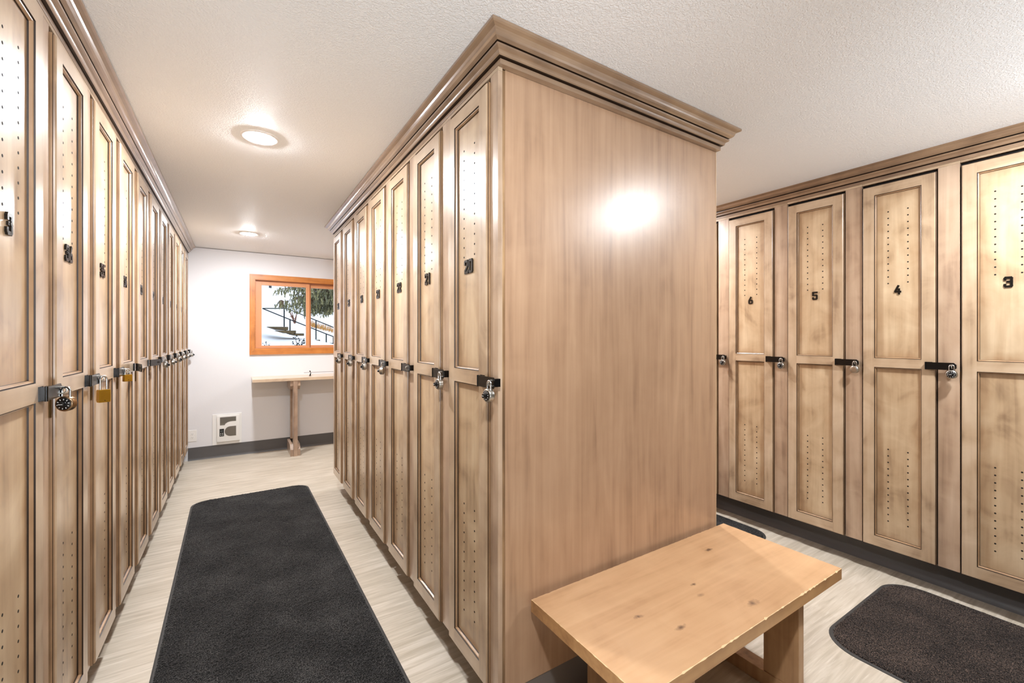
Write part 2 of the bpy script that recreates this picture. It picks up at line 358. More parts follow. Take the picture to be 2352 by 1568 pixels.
# ------------------------------------------------------------ crown mouldings
PROF = [(.0, CEIL-.001), (.100, CEIL-.001), (.100, 2.627), (.094, 2.623), (.081, 2.619), (.077, 2.611), (.075, 2.604), (.070, 2.598), (.062, 2.593), (.058, 2.591),
        (.044, 2.590), (.044, 2.585), (.057, 2.5845), (.056, 2.578), (.050, 2.574), (.043, 2.571), (.041, 2.566), (.040, 2.559), (.036, 2.556), (.018, 2.555), (.018, 2.552), (.026, 2.551), (.026, 2.532), (.0, 2.532)]
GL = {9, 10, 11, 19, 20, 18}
def sweep(m, path, closed, mats_by_seg):
    """path of 2D points; outward is to the right of travel"""
    n = len(path); loops = []
    for i in range(n):
        p = Vector(path[i])
        dp = (p-Vector(path[i-1])).normalized() if (closed or i > 0) else None
        dn = (Vector(path[(i+1) % n])-p).normalized() if (closed or i < n-1) else None
        if dp is None: dp = dn
        if dn is None: dn = dp
        n1 = Vector((dp.y, -dp.x)); n2 = Vector((dn.y, -dn.x)); mt = (n1+n2); mt = mt/mt.dot(n1)
        loops.append([(p.x+mt.x*o, p.y+mt.y*o, z) for o, z in PROF])
    if closed: loops.append(loops[0])
    k = len(PROF)
    for i in range(len(loops)-1):
        b = len(m.v); m.v += loops[i]+loops[i+1]
        for a in range(k):
            c = (a+1) % k
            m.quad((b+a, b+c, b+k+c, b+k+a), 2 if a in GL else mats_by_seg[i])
        if not closed and i == 0: m.quad(list(range(b, b+k)), mats_by_seg[i])
        if not closed and i == len(loops)-2: m.quad(list(range(b+k, b+2*k))[::-1], mats_by_seg[i])
cx = .025
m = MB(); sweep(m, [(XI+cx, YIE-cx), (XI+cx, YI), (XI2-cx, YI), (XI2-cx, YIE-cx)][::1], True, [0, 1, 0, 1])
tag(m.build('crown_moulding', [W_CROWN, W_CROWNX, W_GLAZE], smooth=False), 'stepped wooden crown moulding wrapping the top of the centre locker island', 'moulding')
m = MB(); sweep(m, [(XL-cx, 1.40), (XL-cx, YB-.002)], False, [0])
tag(m.build('crown_moulding', [W_CROWN, W_CROWNX, W_GLAZE]), 'long crown moulding along the top of the left locker bank', 'moulding')
m = MB(); sweep(m, [(XR+cx, 4.96), (XR+cx, .25)], False, [0])
tag(m.build('crown_moulding', [W_CROWN, W_CROWNX, W_GLAZE]), 'crown moulding above the right locker bank under the ceiling', 'moulding')

# ------------------------------------------------------------ locker parts (local: x right, y into the cabinet, z up, origin floor below the door's left edge)
def rect(x0, x1, z0, z1, y): return [(x0, y, z0), (x1, y, z0), (x1, y, z1), (x0, y, z1)]
OP = [(.251-.010, 1.319+.010), (1.396-.010, 2.427+.010)]     # panel openings, low and high
OX0, OX1 = .064, DW-.064
def door_mesh():
    m = MB(); F = -DT
    W, z0, z1 = DW, DZ0, DZ1
    def off(d, y): return rect(d, W-d, z0+d, z1-d, y)
    rr = [off(0, .004), off(0, F+.0085), off(.003, F+.0075), off(.004, F+.0035), off(.0075, F)]
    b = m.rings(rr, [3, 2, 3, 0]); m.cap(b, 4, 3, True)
    e = .0075
    def f(x0, x1, za, zb, mi): m.quad([len(m.v)+i for i in range(4)], mi); m.v += rect(x0, x1, za, zb, F)
    f(e, OX0, z0+e, z1-e, 0); f(OX1, W-e, z0+e, z1-e, 0)
    zz = [z0+e, OP[0][0], OP[0][1], OP[1][0], OP[1][1], z1-e]
    for i in (0, 2, 4): f(OX0, OX1, zz[i], zz[i+1], 1)
    for (a, c) in OP:
        def q(d, y): return rect(OX0+d, OX1-d, a+d, c-d, y)
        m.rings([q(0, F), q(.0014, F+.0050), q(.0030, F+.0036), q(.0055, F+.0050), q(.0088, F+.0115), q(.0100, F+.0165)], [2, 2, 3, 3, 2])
    return m
proto = thing('locker', 'x', 'locker')
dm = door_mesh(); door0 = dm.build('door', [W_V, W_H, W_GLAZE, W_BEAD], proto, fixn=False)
bm = bmesh.new(); bm.from_mesh(door0.data)
bmesh.ops.remove_doubles(bm, verts=bm.verts, dist=1e-5); bmesh.ops.recalc_face_normals(bm, faces=bm.faces); bm.to_mesh(door0.data); bm.free()
PY = -DT+.0155
def panel(name, a, c):
    m = MB(); w = (OX1-OX0)/2-.006; h = (c-a)/2-.006
    m.box(-w, w, 0, .003, -h, h)
    return m.build(name, W_PANEL, door0, loc=((OX0+OX1)/2, PY, (a+c)/2))
panel('lower_panel', *OP[0]); panel('upper_panel', *OP[1])
m = MB()
for zt in (2.317, .808):
    for k in range(12):
        for sx in (-.048, .048): m.lathe([(.0044, PY-.0003), (.0044, PY+.002)], (DW/2+sx, 0, zt-k*.0414), (0, 1, 0), 10)
vh = m.build('vent_holes', HOLE, door0); vh['kind'] = 'stuff'
m = MB(); m.box(-.0033, -.0004, -.003, .010, 1.262, 1.325); m.lathe([(.0018, 1.262), (.0018, 1.325)], (-.0018, -.0035, 0), (0, 0, 1), 10)
m.build('hinge', HINGE, door0)
m = MB(); m.box(DW+.0055, P-.0055, 0, .019, .1718, 2.5175, bev=.0012); stile0 = m.build('face_stile', W_STILE, proto)
m = MB(); m.box(-.0035, P-.0045, 0, .019, 2.518, 2.5312); m.build('top_rail', W_H, proto)
m = MB(); m.box(-.0035, P-.0045, .0195, .58, .1725, 2.5312, 0); m.build('carcass', DARK, proto)
# hasp: glossy black bar with clipped end, standing on a thin hinge leaf, with a staple
hx0, hx1, hz0, hz1 = .312, .4465, 1.331, 1.373
m = MB(); c_ = .011
m.prism([(hx0, hz0), (hx1-c_, hz0), (hx1, hz0+c_), (hx1, hz1-c_), (hx1-c_, hz1), (hx0, hz1)], -.0325, -.0285)
m.box(hx0, hx0+.004, -.0285, -DT, hz0, hz1); m.box(hx1-.03, hx1-.012, -.0285, 0.0, hz0+.006, hz1-.006)
m.box(hx0-.002, hx0+.03, -DT-.003, -DT, hz0-.001, hz1+.001)
m.lathe([(.004, hz0-.001), (.004, hz1+.001)], (hx0+.003, -.031, 0), (0, 0, 1), 10)
hasp0 = m.build('hasp', BLACK, proto, smooth=True)
SX, SZ = .430, 1.352
m = MB(); m.tube([(SX, -.0315, SZ-.011), (SX, -.040, SZ-.0105), (SX, -.046, SZ-.006), (SX, -.048, SZ), (SX, -.046, SZ+.006), (SX, -.040, SZ+.0105), (SX, -.0315, SZ+.011)], .0026, 8)
m.build('staple', STEEL, hasp0, smooth=True)

# numerals
GLY = {'0': [[(.1,1),(.9,1),(1,.92),(1,.08),(.9,0),(.1,0),(0,.08),(0,.92),(.1,1)]],
 '1': [[(.15,.86),(.55,1),(.55,0)]],
 '2': [[(0,.76),(0,.92),(.1,1),(.9,1),(1,.92),(1,.62),(0,.16),(0,0),(1,0),(1,.14)]],
 '3': [[(0,.80),(0,.92),(.1,1),(.9,1),(1,.92),(1,.60),(.85,.53),(.42,.53)], [(.85,.53),(1,.45),(1,.08),(.9,0),(.1,0),(0,.08),(0,.20)]],
 '4': [[(.62,1),(.02,.34),(.02,.26),(1,.26)], [(.76,.58),(.76,0)]],
 '5': [[(1,1),(0,1),(0,.58),(.9,.58),(1,.5),(1,.08),(.9,0),(.1,0),(0,.08),(0,.2)]],
 '6': [[(.62,1),(.06,.5),(0,.4),(0,.08),(.1,0),(.9,0),(1,.08),(1,.42),(.9,.5),(.1,.5)]],
 '7': [[(0,1),(1,1),(.4,0)]],
 '8': [[(.1,1),(.9,1),(1,.92),(1,.6),(.9,.52),(.1,.52),(0,.6),(0,.92),(.1,1)], [(.1,.52),(.9,.52),(1,.44),(1,.08),(.9,0),(.1,0),(0,.08),(0,.44),(.1,.52)]],
 '9': [[(.9,.5),(.1,.5),(0,.58),(0,.92),(.1,1),(.9,1),(1,.92),(1,.6),(.4,0)]]}
def glyph_mesh(ch):
    m = MB(); t = .0102; w, h = .034-t, .058-t
    for st in GLY[ch]:
        for k in range(len(st)-1):
            a = Vector((st[k][0]*w-w/2, st[k][1]*h-h/2)); c = Vector((st[k+1][0]*w-w/2, st[k+1][1]*h-h/2))
            d = (c-a).normalized(); n = Vector((-d.y, d.x))*t/2; e = d*t*.36
            e0 = d*t*.5 if k == 0 else e; e1 = d*t*.5 if k == len(st)-2 else e
            y = PY-.006+.0002*k
            m.prism([tuple(a-e0-n), tuple(c+e1-n), tuple(c+e1+n), tuple(a-e0+n)], y, PY)
    me = m.build('numeral', NUM); d = me.data; bpy.data.objects.remove(me); return d
GM = {c: glyph_mesh(c) for c in '0123456789'}
def add_number(door, txt, only_left=False):
    pitch = .040
    xs = [0] if (len(txt) == 1 and not only_left) else [-pitch/2, pitch/2]
    for ch, dx in zip(txt, xs):
        o = bpy.data.objects.new('numeral', GM[ch]); COL.objects.link(o); o.parent = door; o.location = (DW/2+dx, 0, 1.817)

def extra_stile(parent, x0, x1):
    m = MB(); m.box(x0, x1, 0, .019, .1718, 2.5175, bev=.0012); m.build('face_stile', W_STILE, parent)
def place_locker(x, y, rz, num, label, group, hasp=True, only_left=False):
    t = cp(proto); t.location = (x, y, 0); t.rotation_euler = (0, 0, rz); tag(t, label, 'locker', group)
    dd = None
    for ch in proto.children:
        if ch.name.startswith('hasp') and not hasp: continue
        c = copy_tree(ch, t)
        if ch is door0: dd = c
    add_number(dd, num, only_left)
    return t
def child(t, key): return [c for c in t.children if c.name.startswith(key)][0]

LK = {}
# left bank: nearest locker has lost its second figure
left_nums = ['3', '36', '35', '34', '33', '32', '31', '30', '29', '28', '27']
names = {'3': 'maple locker at the left photo edge with a lone figure 3',
 '36': 'maple locker numbered 36 with a long-shackle brass padlock', '35': 'maple locker numbered 35 with a short brass padlock',
 '34': 'maple locker numbered 34 in the left bank, hasp swung half open', '33': 'maple locker numbered 33 in the left bank, hasp swung wide open'}
for i, n in enumerate(left_nums):
    lab = names.get(n, 'edge-on maple locker 32, sixth from the left photo edge' if n == '32' else
                    'edge-on maple locker 31, seventh from the left photo edge' if n == '31' else
                    'edge-on maple locker 30, eighth from the left photo edge' if n == '30' else
                    'edge-on maple locker 29, third from the white window wall' if n == '29' else
                    'edge-on maple locker 28, second from the white window wall')
    if n == '27': lab = 'last maple locker of the left bank, touching the white window wall'
    LK['L'+n] = place_locker(XL, 1.864-DW+P*i, PI/2, n, lab, 'lockers along the left wall', hasp=n not in ('34', '33'), only_left=(n == '3'))
extra_stile(LK['L3'], -.10, -.004); extra_stile(LK['L27'], P-.004, P-.004+.055)
for i, n in enumerate(['20', '21', '22', '23', '24', '25', '26']):
    lab = {'21': 'maple locker numbered 21, second from the near island corner', '23': 'maple locker numbered 23, middle of the seven island lockers',
           '24': 'maple locker numbered 24, third from the island end by the window', '25': 'maple locker numbered 25, next to last before the window end of the island'}.get(n, '')
    if n == '20': lab = 'maple locker numbered 20 at the near corner of the centre island'
    if n == '22': lab = 'maple locker numbered 22 on the centre island with an empty closed hasp'
    if n == '26': lab = 'maple locker numbered 26 at the window end of the centre island'
    LK[n] = place_locker(XI, 1.449+DW+P*i, -PI/2, n, lab, 'lockers on the left face of the island')
# corner stile of locker 20 is narrower; locker 26 closes the row
t = LK['20']; bpy.data.objects.remove(child(t, 'face_stile')); extra_stile(t, DW+.004, 1.449+DW-1.389)
bpy.data.objects.remove(child(t, 'top_rail')); m = MB(); m.box(-.0035, 1.449+DW-1.389, 0, .019, 2.518, 2.5312); m.build('top_rail', W_H, t)
bpy.data.objects.remove(child(t, 'carcass')); m = MB(); m.box(-.0035, 1.449+DW-1.4165, .0195, .58, .1725, 2.5312); m.build('carcass', DARK, t)
extra_stile(LK['26'], -.061, -.004)
m = MB(); m.box(-.061, -.0045, 0, .019, 2.518, 2.5312); m.build('top_rail', W_H, LK['26'])
m = MB(); m.box(-.061, -.0045, .0195, .58, .1725, 2.5312); m.build('end_side', W_END, LK['26'])
for k in range(10):
    n = str(3+k)
    lab = {'4': 'maple locker numbered 4, nearest locker of the right bank seen whole', '5': 'maple locker numbered 5 with the pale padlock turned back side out',
           '6': 'maple locker numbered 6, second from where the island cuts off the right bank', '7': 'sliver of maple locker 7 beside the island edge'}.get(n, '')
    if n == '3': lab = 'maple locker numbered 3, cut off by the right photo edge'
    if k >= 5: lab = '%s locker of the right bank past number 7, hidden behind the island' % ('first', 'second', 'third', 'fourth', 'last')[k-5]
    LK['R'+n] = place_locker(XR, .707+P*k, -PI/2, n, lab, 'lockers along the right wall')
extra_stile(LK['R12'], -.10, -.004)
for ch in list(proto.children):
    for c2 in list(ch.children): bpy.data.objects.remove(c2)
    bpy.data.objects.remove(ch)
bpy.data.objects.remove(proto)

# open hasps on 34 and 33 (swung about the pin at the door side)
def open_hasp(t, deg):
    hp = MB(); c_ = .011; L = hx1-hx0
    hp.prism([(0, hz0), (L-c_, hz0), (L, hz0+c_), (L, hz1-c_), (L-c_, hz1), (0, hz1)], -.002, .002)
    hp.box(L-.05, L-.018, -.0024, .0024, (hz0+hz1)/2-.006, (hz0+hz1)/2+.006, 1)
    hp.lathe([(.004, hz0), (.004, hz1)], (0, 0, 0), (0, 0, 1), 10)
    h = hp.build('hasp', [BLACK, DARK], t, smooth=False, loc=(hx0+.003, -.030, 0)); h.rotation_euler = (0, 0, math.radians(deg))
    m = MB(); m.box(hx0-.004, hx0+.02, -.022, -DT, hz0, hz1); m.build('hinge_leaf', BLACK, t)
    m = MB(); m.box(.405, .447, -.003, 0, hz0+.003, hz1-.003)
    m.tube([(SX, -.002, SZ-.011), (SX, -.026, SZ-.0105), (SX, -.034, SZ-.005), (SX, -.034, SZ+.005), (SX, -.026, SZ+.0105), (SX, -.002, SZ+.011)], .0026, 8)
    m.build('staple', BLACK, t, smooth=True)
open_hasp(LK['L34'], -163); open_hasp(LK['L33'], -16)

# ------------------------------------------------------------ padlocks (local: front faces -y, origin where the shackle hangs)
def combo(body_mat, plainface=False):
    t = thing('combination_padlock', 'x', 'padlock')
    m = MB(); R = .0245; zc = -.050
    m.lathe([(R-.004, -.0115), (R-.0015, -.0100), (R, -.0070), (R, .0080), (R-.002, .0105), (R-.006, .0115)], (0, 0, zc), (0, 1, 0), 36)
    m.build('body', body_mat, t, smooth=True)
    a = [(-.0105, 0, zc+.018), (-.0105, 0, -.0095)] + [(-.0105*math.cos(u), 0, -.0095+.0125*math.sin(u)) for u in [PI*k/10 for k in range(1, 10)]] + [(.0105, 0, -.0095), (.0105, 0, zc+.018)]
    m = MB(); m.tube(a, .0036, 10); m.build('shackle', CHROME, t, smooth=True)
    if plainface:
        m = MB(); m.lathe([(.013, -.0122), (.013, -.0114)], (0, 0, zc), (0, 1, 0), 30); m.lathe([(.0118, -.0126), (.0118, -.0120)], (0, 0, zc), (0, 1, 0), 30)
        m.build('back_plate', STEEL, t, smooth=True)
        return t
    m = MB(); m.lathe([(.0172, -.0142), (.0192, -.0132), (.0195, -.0110)], (0, 0, zc), (0, 1, 0), 36)
    for k in range(10):
        u = 2*PI*k/10+.1; c = Vector((math.sin(u)*.0145, 0, zc+math.cos(u)*.0145)); d = Vector((math.sin(u), 0, math.cos(u))); n = Vector((d.z, 0, -d.x))
        p = [c-d*.002-n*.0011, c-d*.002+n*.0011, c+d*.002+n*.0011, c+d*.002-n*.0011]
        m.prism([(v.x, v.z) for v in p], -.0145, -.0138, 1)
    dl = m.build('dial', [DIAL, MARKW], t, smooth=True)
    m = MB(); m.lathe([(.0055, -.0275), (.0075, -.0268), (.0080, -.0245), (.0072, -.0150), (.0085, -.0140)], (0, 0, zc), (0, 1, 0), 20)
    m.box(-.0058, .0058, -.0279, -.0272, zc-.0008, zc+.0008, 1)
    m.build('knob', [DIAL, MARKW], dl, smooth=True)
    return t
def brass(long):
    t = thing('brass_padlock', 'x', 'padlock')
    L = .052 if long else .024; bw, bh, bd = (.0185, .052, .0115) if long else (.0165, .034, .010)
    z1 = -L; z0 = z1-bh
    m = MB(); m.box(-bw, bw, -bd, bd, z0, z1, bev=.0022)
    if long:
        for k in range(9): m.box(-bw-.0006, bw+.0006, -bd-.0006, bd+.0006, z0+.006+k*.0046, z0+.0094+k*.0046, 0, bev=.0004)
    m.lathe([(.0016, -bd-.0007), (.0016, -bd+.001)], (0, 0, z0+.008), (0, 1, 0), 10, 1)
    m.build('body', [BRASS, DARK], t, smooth=False)
    r = .0105
    a = [(-r, 0, z1-.004), (-r, 0, -.0095)] + [(-r*math.cos(u), 0, -.0095+.0125*math.sin(u)) for u in [PI*k/10 for k in range(1, 10)]] + [(r, 0, -.0095), (r, 0, z1-.004)]
    m = MB(); m.tube(a, .0038, 10); m.build('shackle', CHROME, t, smooth=True)
    return t
cb, cs, cpf, b1, b2 = combo(BRONZE), combo(STEEL), combo(STEEL, True), brass(True), brass(False)
used = set()
def hang(pro, key, label, dz=0, dy=0, group=None):
    t = LK[key]; o = pro if pro.name not in used else copy_tree(pro)
    used.add(pro.name)
    a = t.rotation_euler.z
    lx, ly = SX, -.0455
    o.location = (t.location.x+lx*math.cos(a)-ly*math.sin(a), t.location.y+lx*math.sin(a)+ly*math.cos(a), SZ+.006)
    o.rotation_euler = (0, dy, a+dz)
    o['label'] = label
    if group: o['group'] = group
    elif 'group' in o: del o['group']
hang(cb, 'L3', 'large bronze-toned combination padlock with black dial, nearest on the left bank', -1.85)
hang(b1, 'L36', 'yellow brass padlock with long chrome shackle on locker 36', -1.0)
hang(b2, 'L35', 'small yellow brass padlock with short shackle on locker 35', -.95)
G = 'combination padlocks with black dials'
for n, w_ in (('32', 'nearest of the six silver ones on the left bank'), ('31', 'second of the six silver ones on the left bank'), ('30', 'third of the six silver ones on the left bank'),
              ('29', 'fourth of the six silver ones on the left bank'), ('28', 'next to last toward the window wall, left bank'), ('27', 'hanging at the white window wall, left bank')):
    hang(cs, 'L'+n, 'silver black-dial combination padlock, '+w_, {'32': -.2, '31': .1, '30': -.3}.get(n, -.1), 0, G)
for n, w_, rz_, ry_ in (('20', 'at the near corner of the island', .12, .05), ('21', 'second from the near island corner', .05, 0), ('23', 'on the island, turned to face the camera', -.55, 0),
              ('24', 'third from the window end of the island', .15, 0), ('25', 'second from the window end of the island', .15, 0), ('26', 'last at the window end of the island', .15, 0)):
    hang(cs, n, 'silver black-dial combination padlock '+w_, rz_, ry_, G)
for n, w_ in (('4', 'rightmost in the photo, on locker 4'), ('6', 'on locker 6 left of the pale padlock'), ('7', 'right beside the island edge')):
    hang(cs, 'R'+n, 'silver black-dial combination padlock '+w_, 0, 0, G)
hang(cpf, 'R5', 'pale steel padlock turned back side out on locker 5', .0, 0)

# ------------------------------------------------------------ island end panel, back carcass, base
t = thing('end_panel', 'tall plain maple end panel closing the centre locker island, glossy', 'panel', (0, YI, 0))
m = MB(); m.box(-(XI2-.006-.858)/2, (XI2-.006-.858)/2, 0, .018, -(2.5315-.172)/2, (2.5315-.172)/2); m.build('veneer_sheet', W_END, t, loc=((XI2-.006+.858)/2, 0, (2.5315+.172)/2))
m = MB(); m.box(.8415, .858, .003, .018, .172, 2.5315); m.build('plywood_edge', W_EDGE, t)
m = MB(); m.box(XI2-.0058, XI2, -.001, .018, .172, 2.5315); m.build('edge_band', wood('pale_edge_band', (226, 196, 156), (206, 174, 134), (176, 144, 108), 'Z', vary=0), t)
m = MB(); m.box(XI+.581, XI2-.02, 1.4155, YIE-.0, .1725, 2.5312); tag(m.build('locker_carcass', [W_END]), 'wooden cabinet body forming the right half of the centre island', 'cabinet')
m = MB()
x0, x1, y0, y1 = XI+.13, XI2-.13, YI+.003, YIE-.10
pts = [(x0, y0), (x1, y0), (x1, y1), (x0, y1)]
m.box(.95, XI2-.0, y0, y0+.01, 0, .1722); m.box(x0, x0+.02, y0+.01, y1, 0, .1722); m.box(x1-.02, x1, y0+.01, y1, 0, .1722); m.box(x0+.02, x1-.02, y1-.02, y1, 0, .1722)
m.box(.829, .95, y0, y0+.01, 0, .1722)
struct(m.build('baseboard_island', plain('grey_vinyl_base', (120, 112, 106), .45)))

# ------------------------------------------------------------ bench
BX0, BX1, BY0, BY1, BZ = .962, 2.243, .826, 1.374, .505
t = thing('bench', 'low honey-coloured maple bench with worn edges against the island end', 'bench', ((BX0+BX1)/2, (BY0+BY1)/2, 0))
hx, hy = (BX1-BX0)/2, (BY1-BY0)/2
rng = random.Random(4)
def worn_slab(x0, x1, y0, y1, z0, z1, step=.012):
    """slab whose top arris is chipped irregularly"""
    m = MB(); def_pts = []
    def edge(ax, ay, bx, by):
        L = math.hypot(bx-ax, by-ay); n = int(L/step); return [(ax+(bx-ax)*i/n, ay+(by-ay)*i/n) for i in range(n)]
    loop = edge(x0, y0, x1, y0)+edge(x1, y0, x1, y1)+edge(x1, y1, x0, y1)+edge(x0, y1, x0, y0)
    top, mid = [], []
    for (x, y) in loop:
        ch = .0012+(rng.random()**6)*.006; front = abs(y-y0) < .001
        if not front: ch *= .5
        dx = (1 if x-x0 < .001 else 0)-(1 if x1-x < .001 else 0); dy = (1 if y-y0 < .001 else 0)-(1 if y1-y < .001 else 0)
        top.append((x+dx*ch, y+dy*ch, z1)); mid.append((x, y, z1-ch*.9))
    bot = [(x, y, z0) for x, y in loop]
    b = m.rings([bot, mid, top], [1, 2]); n = len(loop); m.cap(b, n, 1, True); m.cap(b+2*n, n, 0)
    return m
m = worn_slab(-hx, hx, -hy, hy, BZ-.047, BZ); m.build('seat', [BENCH, BENCH_SIDE, plain('bare_chipped_wood', (240, 208, 158), .6)], t)
ox = (BX0+BX1)/2; oy = (BY0+BY1)/2
for (a, c, f0, f1) in ((1.215, 1.257, 1.19, 1.262), (1.948, 1.990, 1.943, 2.015)):
    for (ya, yb) in ((.867, 1.008), (1.192, 1.333)):
        m = MB(); m.box(a-ox, c-ox, ya-oy, yb-oy, .063, BZ-.0475, bev=.0015); m.build('leg', BENCH_LEG, t)
    m = MB(); m.box(f0-ox, f1-ox, .855-oy, 1.345-oy, 0, .0625, bev=.003); m.build('foot', BENCH_LEG, t)

# ------------------------------------------------------------ mats
def mat_thing(cx_, cy_, w, l, r, rot, label, seed, pile=PILE):
    t = thing('floor_mat', label, 'mat', (cx_, cy_, 0), rot, 'charcoal floor mats')
    def outline(d, n=10):
        pts = []; R = max(.02, r-d)
        for (sx, sy, a0) in ((1, -1, -PI/2), (1, 1, 0), (-1, 1, PI/2), (-1, -1, PI)):
            c0 = (sx*(w/2-d-R), sy*(l/2-d-R))
            for k in range(n+1): a = a0+PI/2*k/n; pts.append((c0[0]+R*math.cos(a), c0[1]+R*math.sin(a)))
        return pts
    m = MB(); n = len(outline(0))
    b = m.rings([[(x, y, 0) for x, y in outline(0)], [(x, y, .003) for x, y in outline(.001)], [(x, y, .006) for x, y in outline(.011)], [(x, y, .003) for x, y in outline(.022)]], 0)
    m.cap(b, n, 0, True); m.cap(b+3*n, n, 0); m.build('rubber_border', RUBBER, t, smooth=True)
    # pile: fine uneven grid clipped to the rounded outline
    rg = random.Random(seed); s = .008; d = .013; W2, L2, R = w/2-d, l/2-d, r-d
    nx, ny = int(2*W2/s), int(2*L2/s); vs, fs, idx = [], [], {}
    def inside(x, y):
        ax, ay = abs(x)-(W2-R), abs(y)-(L2-R)
        return True if ax <= 0 or ay <= 0 else ax*ax+ay*ay <= R*R
    for i in range(nx+1):
        for j in range(ny+1):
            x = -W2+2*W2*i/nx; y = -L2+2*L2*j/ny
            if not inside(x, y): continue
            e = (not inside(x+s*1.3, y)) or (not inside(x-s*1.3, y)) or (not inside(x, y+s*1.3)) or (not inside(x, y-s*1.3)) or abs(x) > W2-s*.6 or abs(y) > L2-s*.6
            z = .0035 if e else .0085+rg.random()*.0035
            idx[i, j] = len(vs); vs.append((x+(rg.random()-.5)*s*(.9 if not e else .7), y+(rg.random()-.5)*s*(.9 if not e else .7), z))
    for i in range(nx):
        for j in range(ny):
            q = [(i, j), (i+1, j), (i+1, j+1), (i, j+1)]
            if all(k in idx for k in q): fs.append([idx[k] for k in q])
            else:
                q3 = [k for k in q if k in idx]
                if len(q3) == 3: fs.append([idx[k] for k in q3])
    me = bpy.data.meshes.new('pile'); me.from_pydata(vs, [], fs); me.materials.append(pile); me.update()
    o = bpy.data.objects.new('pile', me); COL.objects.link(o); o.parent = t; o['kind'] = 'stuff'
mat_thing(.150, 3.10, .965, 3.66, .13, .010, 'long black carpet mat with rubber edge on the left aisle floor', 1)
mat_thing(2.975, .09, 1.00, 1.86, .17, 0, 'dark brown-black carpet mat before lockers 3 and 4', 2, PILE2)
mat_thing(2.975, 3.25, 1.00, 3.06, .15, 0, 'dark mat in the right aisle, mostly hidden behind the bench', 3)

# ------------------------------------------------------------ counter under the window
t = thing('wall_counter', 'narrow wooden counter below the window on a trestle leg', 'counter', (.16, 6.62, 0))
m = MB(); m.box(0, 2.9, -.475, -.001, .966, 1.003, bev=.002)
TOPW = wood('counter_maple', (226, 204, 176), (206, 180, 150), (160, 132, 106), 'X', rough=.35, vary=0)
m.build('worktop', TOPW, t)
LEGW = wood('counter_leg_maple', (196, 168, 142), (160, 132, 110), (112, 88, 72), 'Z', rough=.4, vary=0)
def trestle(x):
    m = MB(); m.box(x, x+.049, -.47, -.385, 0, .966, bev=.0015); m.build('post', LEGW, t)
    m = MB(); m.box(x, x+.049, -.12, -.03, 0.159, .966, bev=.0015); m.build('post', LEGW, t)
    for (a, c) in ((x-.033, x-.0005), (x+.0495, x+.082)):
        m = MB(); m.prism([(-.46, 0), (-.03, 0), (-.03, .145), (-.40, .145), (-.46, .085)], a, c, plane='yz'); m.build('foot_block', LEGW, t)
        m = MB(); m.prism([(-.46, .966), (-.46, .90), (-.40, .85), (-.03, .85), (-.03, .966)], a, c, plane='yz'); m.build('top_block', LEGW, t)
trestle(.448); trestle(2.3)
t = thing('clamp_rod', 'thin grey rod held by a small black clamp on the counter', 'rod', (.83, 6.36, 1.003))
m = MB(); m.tube([(-.075, 0, .046), (1.0, 0, .046)], .0026, 8); m.build('rod', plain('grey_rod', (120, 120, 122), .4, .6), t, smooth=True)
m = MB(); m.box(-.012, .012, -.016, .016, 0, .006, bev=.001); m.prism([(-.006, .005), (.006, .005), (.013, .032), (.007, .058), (.002, .052), (.006, .036), (-.004, .022)], -.008, .008)
m.lathe([(.008, -.012), (.008, .012)], (-.002, 0, .062), (0, 1, 0), 14); m.build('clamp', BLACK, t)

# ------------------------------------------------------------ wall heater and outlet
t = thing('wall_heater', 'white recessed wall heater with grilles and black digital control', 'heater', (0, YB, 0))
m = MB(); m.box(-.259, .053, -.010, 0, .160, .546, bev=.003); m.build('frame', WHITE, t)
m = MB(); m.box(-.212, .030, -.034, -.010, .197, .527, bev=.008); m.build('cover', WHITE, t, smooth=True)
ux0, ux1, uz0, uz1 = -.180, -.008, .425, .508
def arc_up(): return [(ux0, uz0-.018), (ux0+.052, uz0-.018)] + [(ux0+.052+.075*(1-math.cos(u)), uz0-.018+.042*math.sin(u)) for u in [PI/2*k/6 for k in range(1, 7)]] + [(ux1, uz0+.024), (ux1, uz1), (ux0, uz1)]
m = MB(); m.prism(arc_up(), -.0352, -.033, 0)
for k in range(9):
    z = uz1-.006-k*.0088; xa = ux1 if z > uz0+.026 else ux0+.075
    m.box(ux0+.003, xa-.003, -.0375, -.035, z-.0014, z+.0014, 1)
m.build('upper_grille', [plain('grille_shadow', (120, 116, 108), .7), GRILLE], t)
cx0, cz0, rr = ux1-.060, .325, .062
lo = [(ux1, cz0-rr), (ux1, cz0+rr)] + [(cx0-rr*math.sin(u), cz0+rr*math.cos(u)) for u in [PI*k/16 for k in range(17)]]
m = MB(); m.prism(lo, -.0352, -.033, 0)
for k in range(13):
    z = cz0-.054+k*.009; hw = math.sqrt(max(0, rr*rr-(z-cz0)**2)); m.box(cx0-hw+.003, ux1-.002, -.0375, -.035, z-.0012, z+.0012, 1)
m.build('lower_grille', [plain('grille_shadow_low', (130, 122, 112), .7), GRILLE], t)
m = MB(); m.box(-.184, -.137, -.0365, -.033, .268, .362, 0)
for (a, z, w_, h_) in ((-.176, .322, .030, .024),): m.box(a, a+w_, -.0370, -.0364, z, z+h_, 1)
for (a, z) in ((-.176, .300), (-.156, .300), (-.176, .280), (-.156, .280)): m.box(a, a+.010, -.0370, -.0364, z, z+.009, 2)
m.build('control_panel', [plain('black_control', (10, 10, 10), .3), plain('dim_display', (70, 74, 74), .3), MARKW], t)
t = thing('wall_outlet', 'white duplex wall outlet low beside the left lockers', 'outlet', (-.462, YB, .305))
m = MB(); m.box(-.043, .043, -.006, 0, -.070, .070, bev=.0025); m.build('cover_plate', WHITE, t)
